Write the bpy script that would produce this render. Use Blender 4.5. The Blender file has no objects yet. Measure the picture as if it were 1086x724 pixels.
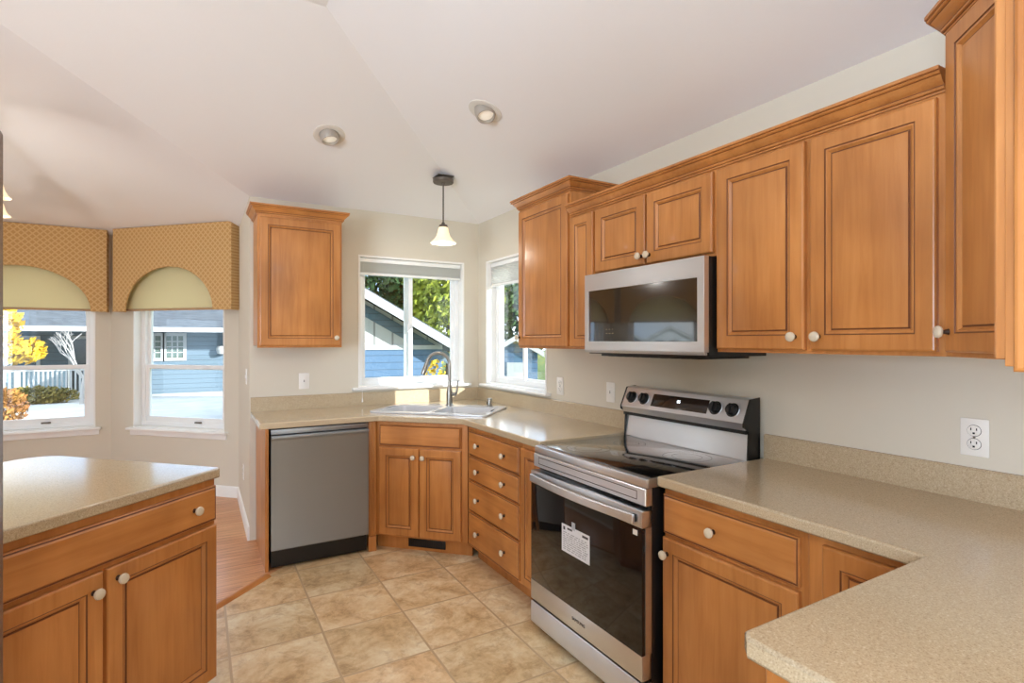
import bpy, bmesh, math, random
from mathutils import Vector, Matrix
from mathutils.geometry import tessellate_polygon
random.seed(11)
S = bpy.context.scene
COL = S.collection
PI = math.pi

# ------------------------------------------------------------------ camera
W, B, XL, YN = 2.117, 4.248, 0.3045, 5.459       # range wall, sink wall, wall end, bay corner
cam_d = bpy.data.cameras.new('camera'); cam = bpy.data.objects.new('camera', cam_d); COL.objects.link(cam)
cam.location = (0, 0, 1.414); cam.rotation_euler = (PI/2, 0, -math.radians(30.066))
cam_d.sensor_width = 36; cam_d.lens = 571.6/1086*36; cam_d.clip_start = 0.02; cam_d.clip_end = 300
S.camera = cam
# ------------------------------------------------------------------ light
SUN_E, SKY_E, SIDE_E, REAR_E, EXPO = 4.3, 1.25, 98, 40, 1.33
S.view_settings.view_transform = 'Standard'; S.view_settings.look = 'None'
S.view_settings.gamma = 1; S.view_settings.use_curve_mapping = False
S.view_settings.exposure = EXPO
S.cycles.use_denoising = True
S.cycles.max_bounces = 10; S.cycles.diffuse_bounces = 6; S.cycles.transparent_max_bounces = 16
S.cycles.caustics_reflective = True
S.cycles.sample_clamp_indirect = 6
wd = bpy.data.worlds.new('sky'); S.world = wd; wd.use_nodes = True
nt = wd.node_tree; bg = nt.nodes['Background']
tc = nt.nodes.new('ShaderNodeTexCoord'); nz = nt.nodes.new('ShaderNodeTexNoise'); cr = nt.nodes.new('ShaderNodeValToRGB')
nz.inputs['Scale'].default_value = 3.0; nz.inputs['Detail'].default_value = 6
cr.color_ramp.elements[0].position = .42; cr.color_ramp.elements[0].color = (.50, .68, .95, 1)
cr.color_ramp.elements[1].position = .62; cr.color_ramp.elements[1].color = (.95, .97, 1, 1)
nt.links.new(tc.outputs['Generated'], nz.inputs['Vector']); nt.links.new(nz.outputs['Fac'], cr.inputs['Fac'])
nt.links.new(cr.outputs['Color'], bg.inputs['Color']); bg.inputs['Strength'].default_value = SKY_E
sun_d = bpy.data.lights.new('sun', 'SUN'); sun = bpy.data.objects.new('sun', sun_d); COL.objects.link(sun)
sun_d.energy = SUN_E; sun_d.angle = .009; sun_d.color = (.97, .98, 1)
sun.rotation_euler = Vector((-.9, 1, -.5)).to_track_quat('-Z', 'Y').to_euler()
def area(name, loc, rot, sx, sy, e, col):
    d = bpy.data.lights.new(name, 'AREA'); o = bpy.data.objects.new(name, d); COL.objects.link(o)
    d.shape = 'RECTANGLE'; d.size = sx; d.size_y = sy; d.energy = e; d.color = col
    o.location = loc; o.rotation_euler = rot; return o
area('side_fill_light', (-3.35, -.35, 1.35), (0, -PI/2, 0), 1.5, 2.5, SIDE_E, (.80, .97, 1.20))  # added fill light from the left, just outside the unseen wall opening
area('rear_fill_light', (-.6, -2.2, 2.96), (0, 0, 0), 2.2, 1.6, REAR_E, (.85, .99, 1.15))  # added overhead fill behind the camera, no fixture modelled

# ------------------------------------------------------------------ materials
def lin(r, g, b):
    f = lambda v: (v/255/12.92) if v/255 <= .04045 else ((v/255+.055)/1.055)**2.4
    return (f(r), f(g), f(b), 1)
def mat(name, col, rough=.5, metal=0, spec=.5, coat=0, emit=None, es=0):
    m = bpy.data.materials.new(name); m.use_nodes = True
    p = m.node_tree.nodes['Principled BSDF']
    p.inputs['Base Color'].default_value = lin(*col); p.inputs['Roughness'].default_value = rough
    p.inputs['Metallic'].default_value = metal; p.inputs['Specular IOR Level'].default_value = spec
    p.inputs['Coat Weight'].default_value = coat; p.inputs['Coat Roughness'].default_value = .12
    if emit: p.inputs['Emission Color'].default_value = lin(*emit); p.inputs['Emission Strength'].default_value = es
    return m
def nodes(m): return m.node_tree.nodes, m.node_tree.links, m.node_tree.nodes['Principled BSDF']
def ramp(N, stops):
    r = N.new('ShaderNodeValToRGB'); e = r.color_ramp.elements
    while len(e) < len(stops): e.new(.5)
    for i, (p, c) in enumerate(stops): e[i].position = p; e[i].color = lin(*c)
    return r
def coords(N, L, kind='Object', scale=(1, 1, 1), rnd=True, rot=(0, 0, 0)):
    t = N.new('ShaderNodeTexCoord'); mp = N.new('ShaderNodeMapping')
    mp.inputs['Scale'].default_value = scale; mp.inputs['Rotation'].default_value = rot
    if rnd:
        oi = N.new('ShaderNodeObjectInfo'); mu = N.new('ShaderNodeMath'); mu.operation = 'MULTIPLY'; mu.inputs[1].default_value = 17
        ad = N.new('ShaderNodeVectorMath'); ad.operation = 'ADD'
        L.new(oi.outputs['Random'], mu.inputs[0]); L.new(t.outputs[kind], ad.inputs[0]); L.new(mu.outputs[0], ad.inputs[1])
        L.new(ad.outputs[0], mp.inputs['Vector'])
    else: L.new(t.outputs[kind], mp.inputs['Vector'])
    return mp
def noise(N, L, vec, scale, detail=4, rough=.55, dist=0):
    n = N.new('ShaderNodeTexNoise'); n.inputs['Scale'].default_value = scale; n.inputs['Detail'].default_value = detail
    n.inputs['Roughness'].default_value = rough; n.inputs['Distortion'].default_value = dist
    L.new(vec.outputs[0], n.inputs['Vector']); return n
def mix(N, L, a, b, fac, mode='MIX'):
    x = N.new('ShaderNodeMix'); x.data_type = 'RGBA'; x.blend_type = mode
    for s, v in ((x.inputs[0], fac), (x.inputs[6], a), (x.inputs[7], b)):
        if hasattr(v, 'links'): L.new(v, s)
        else: s.default_value = v
    return x.outputs[2]
def bump(N, L, p, h, strength=.1, dist=.01):
    b = N.new('ShaderNodeBump'); b.inputs['Strength'].default_value = strength; b.inputs['Distance'].default_value = dist
    L.new(h, b.inputs['Height']); L.new(b.outputs[0], p.inputs['Normal'])
def wood(name, scale, c1, c2, c3, rough=.36):
    m = mat(name, c2, rough, coat=.12); N, L, p = nodes(m)
    v = coords(N, L, 'Object', scale); n = noise(N, L, v, 2.2, 7, .6, .4)
    r = ramp(N, [(.32, c1), (.5, c2), (.7, c3)]); L.new(n.outputs['Fac'], r.inputs['Fac'])
    v2 = coords(N, L, 'Object', (2, 2, 1.2)); n2 = noise(N, L, v2, 2, 2)
    r2 = ramp(N, [(.3, (215, 208, 200)), (.7, (255, 255, 255))]); L.new(n2.outputs['Fac'], r2.inputs['Fac'])
    L.new(mix(N, L, r.outputs[0], r2.outputs[0], 1.0, 'MULTIPLY'), p.inputs['Base Color'])
    return m
WC = ((192, 124, 62), (204, 136, 72), (212, 146, 81))
WOODV = wood('honey_maple_upright_grain', (16, 16, 1.1), *WC)
WOODH = wood('honey_maple_level_grain', (1.1, 16, 16), *WC)
GLAZE = mat('dark_glaze_line', (112, 64, 32), .45)
KNOB = mat('ivory_knob', (214, 200, 176), .22, coat=.4); KSTEM = mat('bronze_knob_stem', (62, 44, 32), .4, .6)
WALL = mat('beige_wall_paint', (213, 205, 188), .85, spec=.2)
N, L, p = nodes(WALL); bump(N, L, p, noise(N, L, coords(N, L, 'Object', rnd=False), 130, 3).outputs['Fac'], .06, .004)
CEIL = mat('ceiling_paint', (241, 239, 238), .9, spec=.15)
N, L, p = nodes(CEIL); bump(N, L, p, noise(N, L, coords(N, L, 'Object', rnd=False), 70, 3).outputs['Fac'], .10, .006)
WHITE = mat('white_trim_paint', (238, 236, 231), .4)
VINYL = mat('white_vinyl', (240, 241, 240), .35)
PLATE = mat('white_plastic', (236, 232, 224), .35)
DARK = mat('black_plastic', (18, 18, 19), .35)
HOLE = mat('dark_slot', (30, 26, 24), .6)
def steel(name, col, rough):
    m = mat(name, col, rough, 1.0); N, L, p = nodes(m)
    n = noise(N, L, coords(N, L, 'Object', (.6, .6, 120)), 3, 3)
    r = N.new('ShaderNodeMapRange'); r.inputs[3].default_value = rough*.8; r.inputs[4].default_value = rough*1.25
    L.new(n.outputs['Fac'], r.inputs[0]); L.new(r.outputs[0], p.inputs['Roughness'])
    vt = N.new('ShaderNodeVectorTransform'); vt.vector_type = 'VECTOR'; vt.convert_from = 'OBJECT'; vt.convert_to = 'WORLD'; vt.inputs[0].default_value = (0, 0, 1)
    L.new(vt.outputs[0], p.inputs['Tangent']); p.inputs['Anisotropic'].default_value = .8; return m
STEEL = steel('brushed_stainless', (226, 230, 236), .36)
STEELD = steel('dishwasher_stainless', (160, 165, 170), .42)
CHROME = mat('polished_steel', (225, 225, 226), .09, 1)
NICKEL = mat('brushed_nickel', (150, 146, 138), .28, 1)
BRONZE = mat('pewter_metal', (112, 104, 96), .42, .7)
BGLASS = mat('black_glass', (14, 13, 13), .03, spec=1, coat=1)
OGLASS = mat('oven_door_glass', (20, 18, 18), .05, spec=.5, coat=.1)
SINKM = mat('sink_enamel', (204, 204, 205), .18, coat=.5)
def counter():
    m = mat('speckled_beige_countertop', (196, 172, 134), .16, coat=.35); N, L, p = nodes(m)
    v = coords(N, L, 'Object', rnd=False)
    a = noise(N, L, v, 260, 2, .6); r = ramp(N, [(.28, (160, 138, 108)), (.42, (186, 167, 137)), (.58, (192, 173, 142)), (.74, (210, 194, 168))])
    L.new(a.outputs['Fac'], r.inputs['Fac'])
    b = noise(N, L, v, 420, 2, .6); r2 = ramp(N, [(.30, (170, 150, 124)), (.42, (255, 255, 255))]); L.new(b.outputs['Fac'], r2.inputs['Fac'])
    L.new(mix(N, L, r.outputs[0], r2.outputs[0], .55, 'MULTIPLY'), p.inputs['Base Color']); return m
COUNTER = counter()
def tile():
    m = mat('slate_look_floor_tile', (196, 160, 116), .3); N, L, p = nodes(m)
    v = coords(N, L, 'Object', rnd=False); mp = N.new('ShaderNodeMapping'); L.new(v.outputs[0], mp.inputs[0])
    mp.inputs['Location'].default_value = (-.115, -.294, 0)
    br = N.new('ShaderNodeTexBrick'); br.offset = 0; br.squash = 1
    for k, q in (('Scale', 1), ('Mortar Size', .006), ('Mortar Smooth', .3), ('Brick Width', .402), ('Row Height', .406), ('Bias', 0)): br.inputs[k].default_value = q
    br.inputs['Color1'].default_value = (.12, .12, .12, 1); br.inputs['Color2'].default_value = (.9, .9, .9, 1)
    L.new(mp.outputs[0], br.inputs['Vector'])
    off = N.new('ShaderNodeVectorMath'); off.operation = 'MULTIPLY_ADD'; off.inputs[1].default_value = (9, 7, 5)
    L.new(br.outputs['Color'], off.inputs[0]); L.new(v.outputs[0], off.inputs[2])
    n = noise(N, L, off, 4.5, 14, .72, .35)
    r = ramp(N, [(.33, (176, 144, 106)), (.44, (214, 184, 142)), (.53, (228, 205, 168)), (.66, (242, 230, 204))]); L.new(n.outputs['Fac'], r.inputs['Fac'])
    vn = noise(N, L, off, 11, 8, .75, .6); vr = ramp(N, [(.40, (190, 162, 132)), (.50, (255, 255, 255)), (.58, (255, 255, 255)), (.66, (255, 246, 232))]); L.new(vn.outputs['Fac'], vr.inputs['Fac'])
    r = type('o', (), {'outputs': [mix(N, L, r.outputs[0], vr.outputs[0], .38, 'MULTIPLY')]})
    tint = ramp(N, [(0, (255, 240, 220)), (1, (238, 244, 240))]); L.new(br.outputs['Color'], tint.inputs['Fac'])
    c = mix(N, L, r.outputs[0], tint.outputs[0], .8, 'MULTIPLY')
    L.new(mix(N, L, c, lin(190, 162, 126), br.outputs['Fac']), p.inputs['Base Color'])
    inv = N.new('ShaderNodeMath'); inv.operation = 'MULTIPLY_ADD'; inv.inputs[1].default_value = -1; L.new(br.outputs['Fac'], inv.inputs[0])
    sc = N.new('ShaderNodeMath'); sc.operation = 'MULTIPLY'; sc.inputs[1].default_value = .5; L.new(n.outputs['Fac'], sc.inputs[0]); L.new(sc.outputs[0], inv.inputs[2])
    bump(N, L, p, inv.outputs[0], .3, .006); return m
TILE = tile()
def planks(name, c1, c2, bw, rh, gap, rot=0, ratio=.4):
    m = mat(name, c1, .28); N, L, p = nodes(m)
    v = coords(N, L, 'Object', rnd=False, rot=(0, 0, rot)); br = N.new('ShaderNodeTexBrick'); br.offset = .37
    for k, q in (('Scale', 1), ('Mortar Size', gap), ('Brick Width', bw), ('Row Height', rh)): br.inputs[k].default_value = q
    br.inputs['Color1'].default_value = lin(*c1); br.inputs['Color2'].default_value = lin(*c2); br.inputs['Mortar'].default_value = lin(120, 70, 40)
    L.new(v.outputs[0], br.inputs['Vector'])
    mp = N.new('ShaderNodeMapping'); mp.inputs['Scale'].default_value = (2, 30, 1); L.new(v.outputs[0], mp.inputs[0])
    n = noise(N, L, mp, 2, 5); r = ramp(N, [(.3, (205, 190, 175)), (.7, (255, 255, 255))]); L.new(n.outputs['Fac'], r.inputs['Fac'])
    L.new(mix(N, L, br.outputs[0], r.outputs[0], 1, 'MULTIPLY'), p.inputs['Base Color']); return m
OAK = planks('oak_strip_floor', (226, 162, 112), (236, 180, 130), .9, .057, .0012)
def lattice():
    m = mat('gold_lattice_fabric', (206, 164, 104), .8, spec=.2); N, L, p = nodes(m)
    v = coords(N, L, 'Object', rnd=False, rot=(0, PI/4, 0))
    sx = N.new('ShaderNodeSeparateXYZ'); L.new(v.outputs[0], sx.inputs[0])
    def saw(o):
        a = N.new('ShaderNodeMath'); a.operation = 'MULTIPLY'; a.inputs[1].default_value = 27; L.new(o, a.inputs[0])
        f = N.new('ShaderNodeMath'); f.operation = 'FRACT'; L.new(a.outputs[0], f.inputs[0])
        g = N.new('ShaderNodeMath'); g.operation = 'LESS_THAN'; g.inputs[1].default_value = .3; L.new(f.outputs[0], g.inputs[0]); return g.outputs[0]
    mx = N.new('ShaderNodeMath'); mx.operation = 'MAXIMUM'; L.new(saw(sx.outputs[0]), mx.inputs[0]); L.new(saw(sx.outputs[2]), mx.inputs[1])
    L.new(mix(N, L, lin(192, 150, 96), lin(210, 174, 122), mx.outputs[0]), p.inputs['Base Color']); return m
FABRIC = lattice()
def translucent(name, col, f):
    m = mat(name, col, .8, spec=.1); N, L, p = nodes(m)
    t = N.new('ShaderNodeBsdfTranslucent'); t.inputs[0].default_value = lin(*col)
    x = N.new('ShaderNodeMixShader'); x.inputs[0].default_value = f
    L.new(p.outputs[0], x.inputs[1]); L.new(t.outputs[0], x.inputs[2]); L.new(x.outputs[0], N['Material Output'].inputs[0]); return m
CREAM = translucent('cream_shade_cloth', (236, 226, 190), .45)
CELL = translucent('grey_cellular_cloth', (232, 232, 228), .42)
def pane_mat():
    m = bpy.data.materials.new('window_glass'); m.use_nodes = True; N, L = m.node_tree.nodes, m.node_tree.links
    N.remove(N['Principled BSDF'])
    t = N.new('ShaderNodeBsdfTransparent'); t.inputs[0].default_value = (.93, .96, .96, 1)
    g = N.new('ShaderNodeBsdfGlossy'); g.inputs['Roughness'].default_value = .01
    lw = N.new('ShaderNodeLayerWeight'); lw.inputs[0].default_value = .5
    pw = N.new('ShaderNodeMath'); pw.operation = 'POWER'; pw.inputs[1].default_value = 5; L.new(lw.outputs['Facing'], pw.inputs[0])
    fr = N.new('ShaderNodeMath'); fr.operation = 'MULTIPLY_ADD'; fr.inputs[1].default_value = .9; fr.inputs[2].default_value = .03; L.new(pw.outputs[0], fr.inputs[0])
    x = N.new('ShaderNodeMixShader'); L.new(fr.outputs[0], x.inputs[0]); L.new(t.outputs[0], x.inputs[1]); L.new(g.outputs[0], x.inputs[2])
    L.new(x.outputs[0], N['Material Output'].inputs[0]); return m
GLASS = pane_mat()
SHADE = mat('lit_alabaster_glass', (245, 232, 205), .35, emit=(255, 226, 176), es=.32)
LENS = mat('lamp_lens', (240, 238, 230), .3, emit=(255, 240, 215), es=.12)
CANM = mat('can_trim_white', (222, 216, 206), .5)
EYE = mat('can_eyeball_satin', (176, 168, 158), .4, .3)
def siding(name, col, h, vertical=False):
    m = mat(name, col, .7); N, L, p = nodes(m)
    v = coords(N, L, 'Object', rnd=False); sx = N.new('ShaderNodeSeparateXYZ'); L.new(v.outputs[0], sx.inputs[0])
    a = N.new('ShaderNodeMath'); a.operation = 'MULTIPLY'; a.inputs[1].default_value = 1/h; L.new(sx.outputs[0 if vertical else 2], a.inputs[0])
    f = N.new('ShaderNodeMath'); f.operation = 'FRACT'; L.new(a.outputs[0], f.inputs[0])
    g = N.new('ShaderNodeMath'); g.operation = 'LESS_THAN'; g.inputs[1].default_value = .1; L.new(f.outputs[0], g.inputs[0])
    dk = tuple(int(c*.72) for c in col)
    L.new(mix(N, L, lin(*col), lin(*dk), g.outputs[0]), p.inputs['Base Color'])
    bump(N, L, p, f.outputs[0], .5, .02); return m
BLUE = siding('blue_lap_siding', (82, 110, 138), .16); PBLUE = siding('pale_blue_lap_siding', (104, 122, 134), .16)
SLATE = siding('slate_blue_lap_siding', (88, 108, 120), .14)
BATTEN = siding('cream_board_and_batten', (178, 176, 170), .42, True)
PALE = siding('white_lap_siding', (214, 218, 222), .16)
def shingle():
    m = mat('grey_shingles', (128, 132, 138), .9); N, L, p = nodes(m)
    n = noise(N, L, coords(N, L, 'Object', (1.2, 5, 5), rnd=False), 3, 5); r = ramp(N, [(.3, (64, 68, 73)), (.7, (96, 100, 105))])
    L.new(n.outputs['Fac'], r.inputs['Fac']); L.new(r.outputs[0], p.inputs['Base Color']); return m
SHING = shingle()
EXTW = mat('exterior_white_trim', (184, 184, 182), .6)
EXTG = mat('exterior_window_glass', (52, 62, 70), .1)
EXTS = mat('window_glass_pale', (98, 112, 104), .15)
def ground_mat(name, a, b, s):
    m = mat(name, a, .95, spec=.1); N, L, p = nodes(m); n = noise(N, L, coords(N, L, 'Object', rnd=False), s, 6)
    r = ramp(N, [(.35, a), (.65, b)]); L.new(n.outputs['Fac'], r.inputs['Fac']); L.new(r.outputs[0], p.inputs['Base Color']); return m
PAVE = ground_mat('pale_concrete', (196, 195, 190), (214, 212, 208), 2)
LAWN = ground_mat('lawn', (84, 98, 54), (112, 122, 72), 5)
def leaf(name, a, b):
    m = mat(name, a, .7, spec=.2); N, L, p = nodes(m); n = noise(N, L, coords(N, L, 'Object', rnd=False), 3.5, 3)
    r = ramp(N, [(.35, a), (.65, b)]); L.new(n.outputs['Fac'], r.inputs['Fac']); L.new(r.outputs[0], p.inputs['Base Color']); return m
LGREEN = leaf('dark_green_leaves', (44, 66, 38), (74, 98, 52)); LYG = leaf('yellow_green_leaves', (104, 118, 42), (164, 168, 62))
LYEL = leaf('yellow_autumn_leaves', (186, 146, 22), (214, 180, 48)); LORG = leaf('russet_leaves', (140, 88, 52), (172, 126, 62))
LHED = leaf('olive_hedge_leaves', (104, 98, 52), (146, 128, 68))
BARK = mat('brown_bark', (92, 74, 60), .9); BIRCH = mat('pale_birch_bark', (176, 170, 164), .8)

# ------------------------------------------------------------------ mesh helpers
class MB:
    def __init__(s, *mats): s.bm = bmesh.new(); s.mats = list(mats)
    def face(s, vs, mi=0):
        try: f = s.bm.faces.new(vs); f.material_index = mi; return f
        except ValueError: return None
    def box(s, x0, y0, z0, x1, y1, z1, mi=0, bev=0, seg=2):
        v = [s.bm.verts.new((x, y, z)) for z in (z0, z1) for y in (y0, y1) for x in (x0, x1)]
        fs = [s.face([v[i] for i in q], mi) for q in ((0, 2, 3, 1), (4, 5, 7, 6), (0, 1, 5, 4), (2, 6, 7, 3), (0, 4, 6, 2), (1, 3, 7, 5))]
        if bev:
            es = list({e for f in fs for e in f.edges})
            bmesh.ops.bevel(s.bm, geom=es, offset=bev, segments=seg, affect='EDGES', profile=.5)
        return s
    def poly(s, pts, mi=0): s.face([s.bm.verts.new(q) for q in pts], mi); return s
    def prism(s, outer, a, b, holes=(), axis='z', mi=0, M=None):
        # polygon in 2-D extruded along an axis from a to b; axis 'x': (y,z); 'y': (x,z); 'z': (x,y)
        loops = [list(outer)] + [list(h) for h in holes]
        def P(q, w): v = {'x': (w, q[0], q[1]), 'y': (q[0], w, q[1]), 'z': (q[0], q[1], w)}[axis]; return M @ Vector(v) if M else Vector(v)
        flat = [q for l in loops for q in l]
        tris = tessellate_polygon([[Vector((q[0], q[1], 0)) for q in l] for l in loops]) if holes else [tuple(range(len(outer)))]
        va = [s.bm.verts.new(P(q, a)) for q in flat]; vb = [s.bm.verts.new(P(q, b)) for q in flat]
        for t in tris: s.face([va[i] for i in t], mi); s.face([vb[i] for i in reversed(t)], mi)
        k = 0
        for l in loops:
            n = len(l)
            for i in range(n): j = (i+1) % n; s.face([va[k+i], va[k+j], vb[k+j], vb[k+i]], mi)
            k += n
        return s
    def tube(s, pts, r, n=10, mi=0, caps=True):
        pts = [Vector(q) for q in pts]; rr = r if isinstance(r, (list, tuple)) else [r]*len(pts)
        up = None; rings = []
        for i, q in enumerate(pts):
            d = (pts[min(i+1, len(pts)-1)] - pts[max(i-1, 0)]).normalized()
            if up is None: up = d.orthogonal().normalized()
            up = (up - d*up.dot(d)).normalized(); sd = d.cross(up)
            rings.append([s.bm.verts.new(q + rr[i]*(math.cos(2*PI*k/n)*up + math.sin(2*PI*k/n)*sd)) for k in range(n)])
        for a, b in zip(rings, rings[1:]):
            for k in range(n): s.face([a[k], a[(k+1) % n], b[(k+1) % n], b[k]], mi)
        if caps: s.face(list(reversed(rings[0])), mi); s.face(rings[-1], mi)
        return s
    def lathe(s, prof, n=24, mi=0, M=None, mis=None):
        M = M or Matrix(); rings = []
        for r, z in prof:
            rings.append([s.bm.verts.new(M @ Vector((0, 0, z)))] if r < 1e-6 else [s.bm.verts.new(M @ Vector((r*math.cos(2*PI*k/n), r*math.sin(2*PI*k/n), z))) for k in range(n)])
        for i, (a, b) in enumerate(zip(rings, rings[1:])):
            m = mis[i] if mis else mi
            for k in range(n):
                q = [a[k % len(a)], a[(k+1) % len(a)], b[(k+1) % len(b)], b[k % len(b)]]
                u = []; [u.append(v) for v in q if v not in u]
                if len(u) > 2: s.face(u, m)
        return s
    def rings(s, x0, z0, x1, z1, prof, mis, back=0.0):
        # nested rectangles on the front (-y) side; prof = [(inset, y)], mis = material of each band, last = centre
        R = []
        for d, y in prof: R.append([s.bm.verts.new((a, y, b)) for a, b in ((x0+d, z0+d), (x1-d, z0+d), (x1-d, z1-d), (x0+d, z1-d))])
        for i, (a, b) in enumerate(zip(R, R[1:])):
            for k in range(4): s.face([a[k], a[(k+1) % 4], b[(k+1) % 4], b[k]], mis[i])
        s.face(R[-1], mis[-1]); s.face(list(reversed(R[0])), mis[0]); return s
    def sweep(s, prof, path, z=0, mi=0, mis=None):
        # prof = [(out, dz)] swept along a plan polyline; 'out' points to the left of travel
        n = len(path); secs = []
        for i in range(n):
            p = Vector(path[i]); ds = []
            if i > 0: ds.append((p - Vector(path[i-1])).normalized())
            if i < n-1: ds.append((Vector(path[i+1]) - p).normalized())
            ns = [Vector((-d.y, d.x)) for d in ds]
            m = ns[0] if len(ns) == 1 else (ns[0]+ns[1])/(1+ns[0].dot(ns[1]))
            secs.append([s.bm.verts.new((p.x+m.x*o, p.y+m.y*o, z+dz)) for o, dz in prof])
        k = len(prof)
        for a, b in zip(secs, secs[1:]):
            for j in range(k): s.face([a[j], a[(j+1) % k], b[(j+1) % k], b[j]], mis[j] if mis else mi)
        s.face(list(reversed(secs[0])), mi); s.face(secs[-1], mi); return s
    def build(s, name, parent=None, loc=(0, 0, 0), rot=0, angle=35, bevel=0, **props):
        bmesh.ops.remove_doubles(s.bm, verts=s.bm.verts, dist=1e-6)
        bmesh.ops.recalc_face_normals(s.bm, faces=s.bm.faces)
        me = bpy.data.meshes.new(name); s.bm.to_mesh(me); s.bm.free()
        for m in s.mats: me.materials.append(m)
        me.polygons.foreach_set('use_smooth', [True]*len(me.polygons)); me.set_sharp_from_angle(angle=math.radians(angle))
        o = bpy.data.objects.new(name, me); COL.objects.link(o); o.location = loc; o.rotation_euler = (0, 0, rot) if not isinstance(rot, tuple) else rot
        if parent: o.parent = parent
        if bevel:
            b = o.modifiers.new('edge', 'BEVEL'); b.width = bevel; b.segments = 3; b.limit_method = 'ANGLE'; b.angle_limit = math.radians(50); b.harden_normals = False
        for k, v in props.items(): o[k] = v
        return o
def thing(name, label, cat, loc=(0, 0, 0), rot=0, group=None, kind=None):
    o = bpy.data.objects.new(name, None); COL.objects.link(o); o.empty_display_size = .1
    o.location = loc; o.rotation_euler = (0, 0, rot) if not isinstance(rot, tuple) else rot
    o['label'] = label; o['category'] = cat
    if group: o['group'] = group
    if kind: o['kind'] = kind
    return o
def copy_tree(o, parent=None):
    c = o.copy(); COL.objects.link(c)
    if parent: c.parent = parent; c.matrix_parent_inverse = Matrix()
    for ch in list(o.children): copy_tree(ch, c)
    return c
def text(body, size, m, parent, loc, rot, name='lettering', align='CENTER'):
    cu = bpy.data.curves.new('t', 'FONT'); cu.body = body; cu.size = size; cu.extrude = .0003; cu.align_x = align; cu.align_y = 'CENTER'
    t = bpy.data.objects.new('t', cu); COL.objects.link(t); dg = bpy.context.evaluated_depsgraph_get(); dg.update()
    me = bpy.data.meshes.new_from_object(t.evaluated_get(dg)); bpy.data.objects.remove(t)
    me.materials.clear(); me.materials.append(m)
    o = bpy.data.objects.new(name, me); COL.objects.link(o); o.parent = parent; o.location = loc; o.rotation_euler = rot; return o

# ------------------------------------------------------------------ setting
def struct(o, label, cat): o['kind'] = 'structure'; o['label'] = label; o['category'] = cat; return o
def wall(name, p0, p1, label, openings=(), h=3.1, th=.15, z0=-.3):
    # local x runs left to right seen from inside, y goes outward
    d = Vector(p1)-Vector(p0); Ln = d.length; us = sorted({0, Ln, *[v for o in openings for v in o[:2]]}); zs = sorted({z0, h, *[v for o in openings for v in o[2:]]})
    m = MB(WALL); full = lambda i, j: 0 <= i < len(us)-1 and 0 <= j < len(zs)-1 and not any(o[0]-1e-6 <= us[i] and us[i+1] <= o[1]+1e-6 and o[2]-1e-6 <= zs[j] and zs[j+1] <= o[3]+1e-6 for o in openings)
    for i in range(len(us)-1):
        for j in range(len(zs)-1):
            if not full(i, j): continue
            a, b, c, e = us[i], us[i+1], zs[j], zs[j+1]
            m.poly([(a, 0, c), (b, 0, c), (b, 0, e), (a, 0, e)]); m.poly([(a, th, c), (a, th, e), (b, th, e), (b, th, c)])
            if not full(i-1, j): m.poly([(a, 0, c), (a, 0, e), (a, th, e), (a, th, c)])
            if not full(i+1, j): m.poly([(b, 0, c), (b, th, c), (b, th, e), (b, 0, e)])
            if not full(i, j-1): m.poly([(a, 0, c), (a, th, c), (b, th, c), (b, 0, c)])
            if not full(i, j+1): m.poly([(a, 0, e), (b, 0, e), (b, th, e), (a, th, e)])
    o = m.build(name, loc=(p0[0], p0[1], 0), rot=math.atan2(d.y, d.x)); return struct(o, label, 'wall')
C12 = (-.7495, 6.513); C5 = (-2.09, 6.513); CL = (-3.144, YN); LX = -3.144; RY = -4.0
OP1 = (1.075-XL, 1.975-XL, 1.055, 2.09)
OP2 = (B-4.09, B-3.17, 1.055, 2.09)
OPB = (.278, 1.331, .59, 2.2); OPC = (.125, 1.215, .59, 2.2); OPL = (.16, 1.213, .59, 2.2)
wall('wall_back', (XL, B), (W+.15, B), 'beige wall behind the sink and dishwasher', [OP1])
wall('wall_right', (W, B), (W, RY), 'beige wall behind the range and microwave', [OP2])
wall('wall_return', (XL, YN), (XL, B+.15), 'short beige wall between sink corner and bay')
wall('wall_bay_right', C12, (XL, YN), 'angled bay wall beside the kitchen', [OPB])
wall('wall_bay_center', C5, C12, 'bay wall facing the kitchen', [OPC])
wall('wall_bay_left', CL, C5, 'angled bay wall on the far side', [OPL])
wall('wall_left', (LX, RY), CL, 'left wall with an added opening for fill light', [(1.5, 4.9, .05, 2.15)])
wall('wall_rear', (W, RY), (LX, RY), 'wall behind the camera')
t = 1.6; P = .345; Z0 = 2.445; h = Z0+P*t; k = .41421*t
A = lambda x, y, z: (x, y, z)
kit = (W-t, B-t); Le = (XL-t, B-t); n1 = (XL-t, YN-k); n2 = (C12[0]-k, C12[1]-t); n3 = (C5[0]+k, C5[1]-t); n4 = (LX+t, YN-k)
cm = MB(CEIL)
for lo, hi in (([(XL, B), (W, B)], [kit, Le]), ([(W, B), (W, RY)], [(kit[0], RY), kit]), ([(XL, YN), (XL, B)], [Le, n1]), ([C12, (XL, YN)], [n1, n2]),
               ([C5, C12], [n2, n3]), ([CL, C5], [n3, n4]), ([(LX, RY), CL], [n4, (n4[0], RY)])):
    cm.poly([(*q, Z0) for q in lo] + [(*q, h) for q in hi])
cm.poly([(*q, h) for q in (kit, (kit[0], RY), (n4[0], RY), n4, n3, n2, n1, Le)])
struct(cm.build('ceiling', angle=16), 'vaulted off-white ceiling', 'ceiling')
KL = -3.20
fm = MB(TILE); fm.prism([(W+.1, RY-.1), (W+.1, B+.1), (B+.1+KL, B+.1), (LX-.1, LX-.1-KL), (LX-.1, RY-.1)], -.06, 0)
struct(fm.build('floor'), 'beige slate-look tile floor', 'floor')
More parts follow.
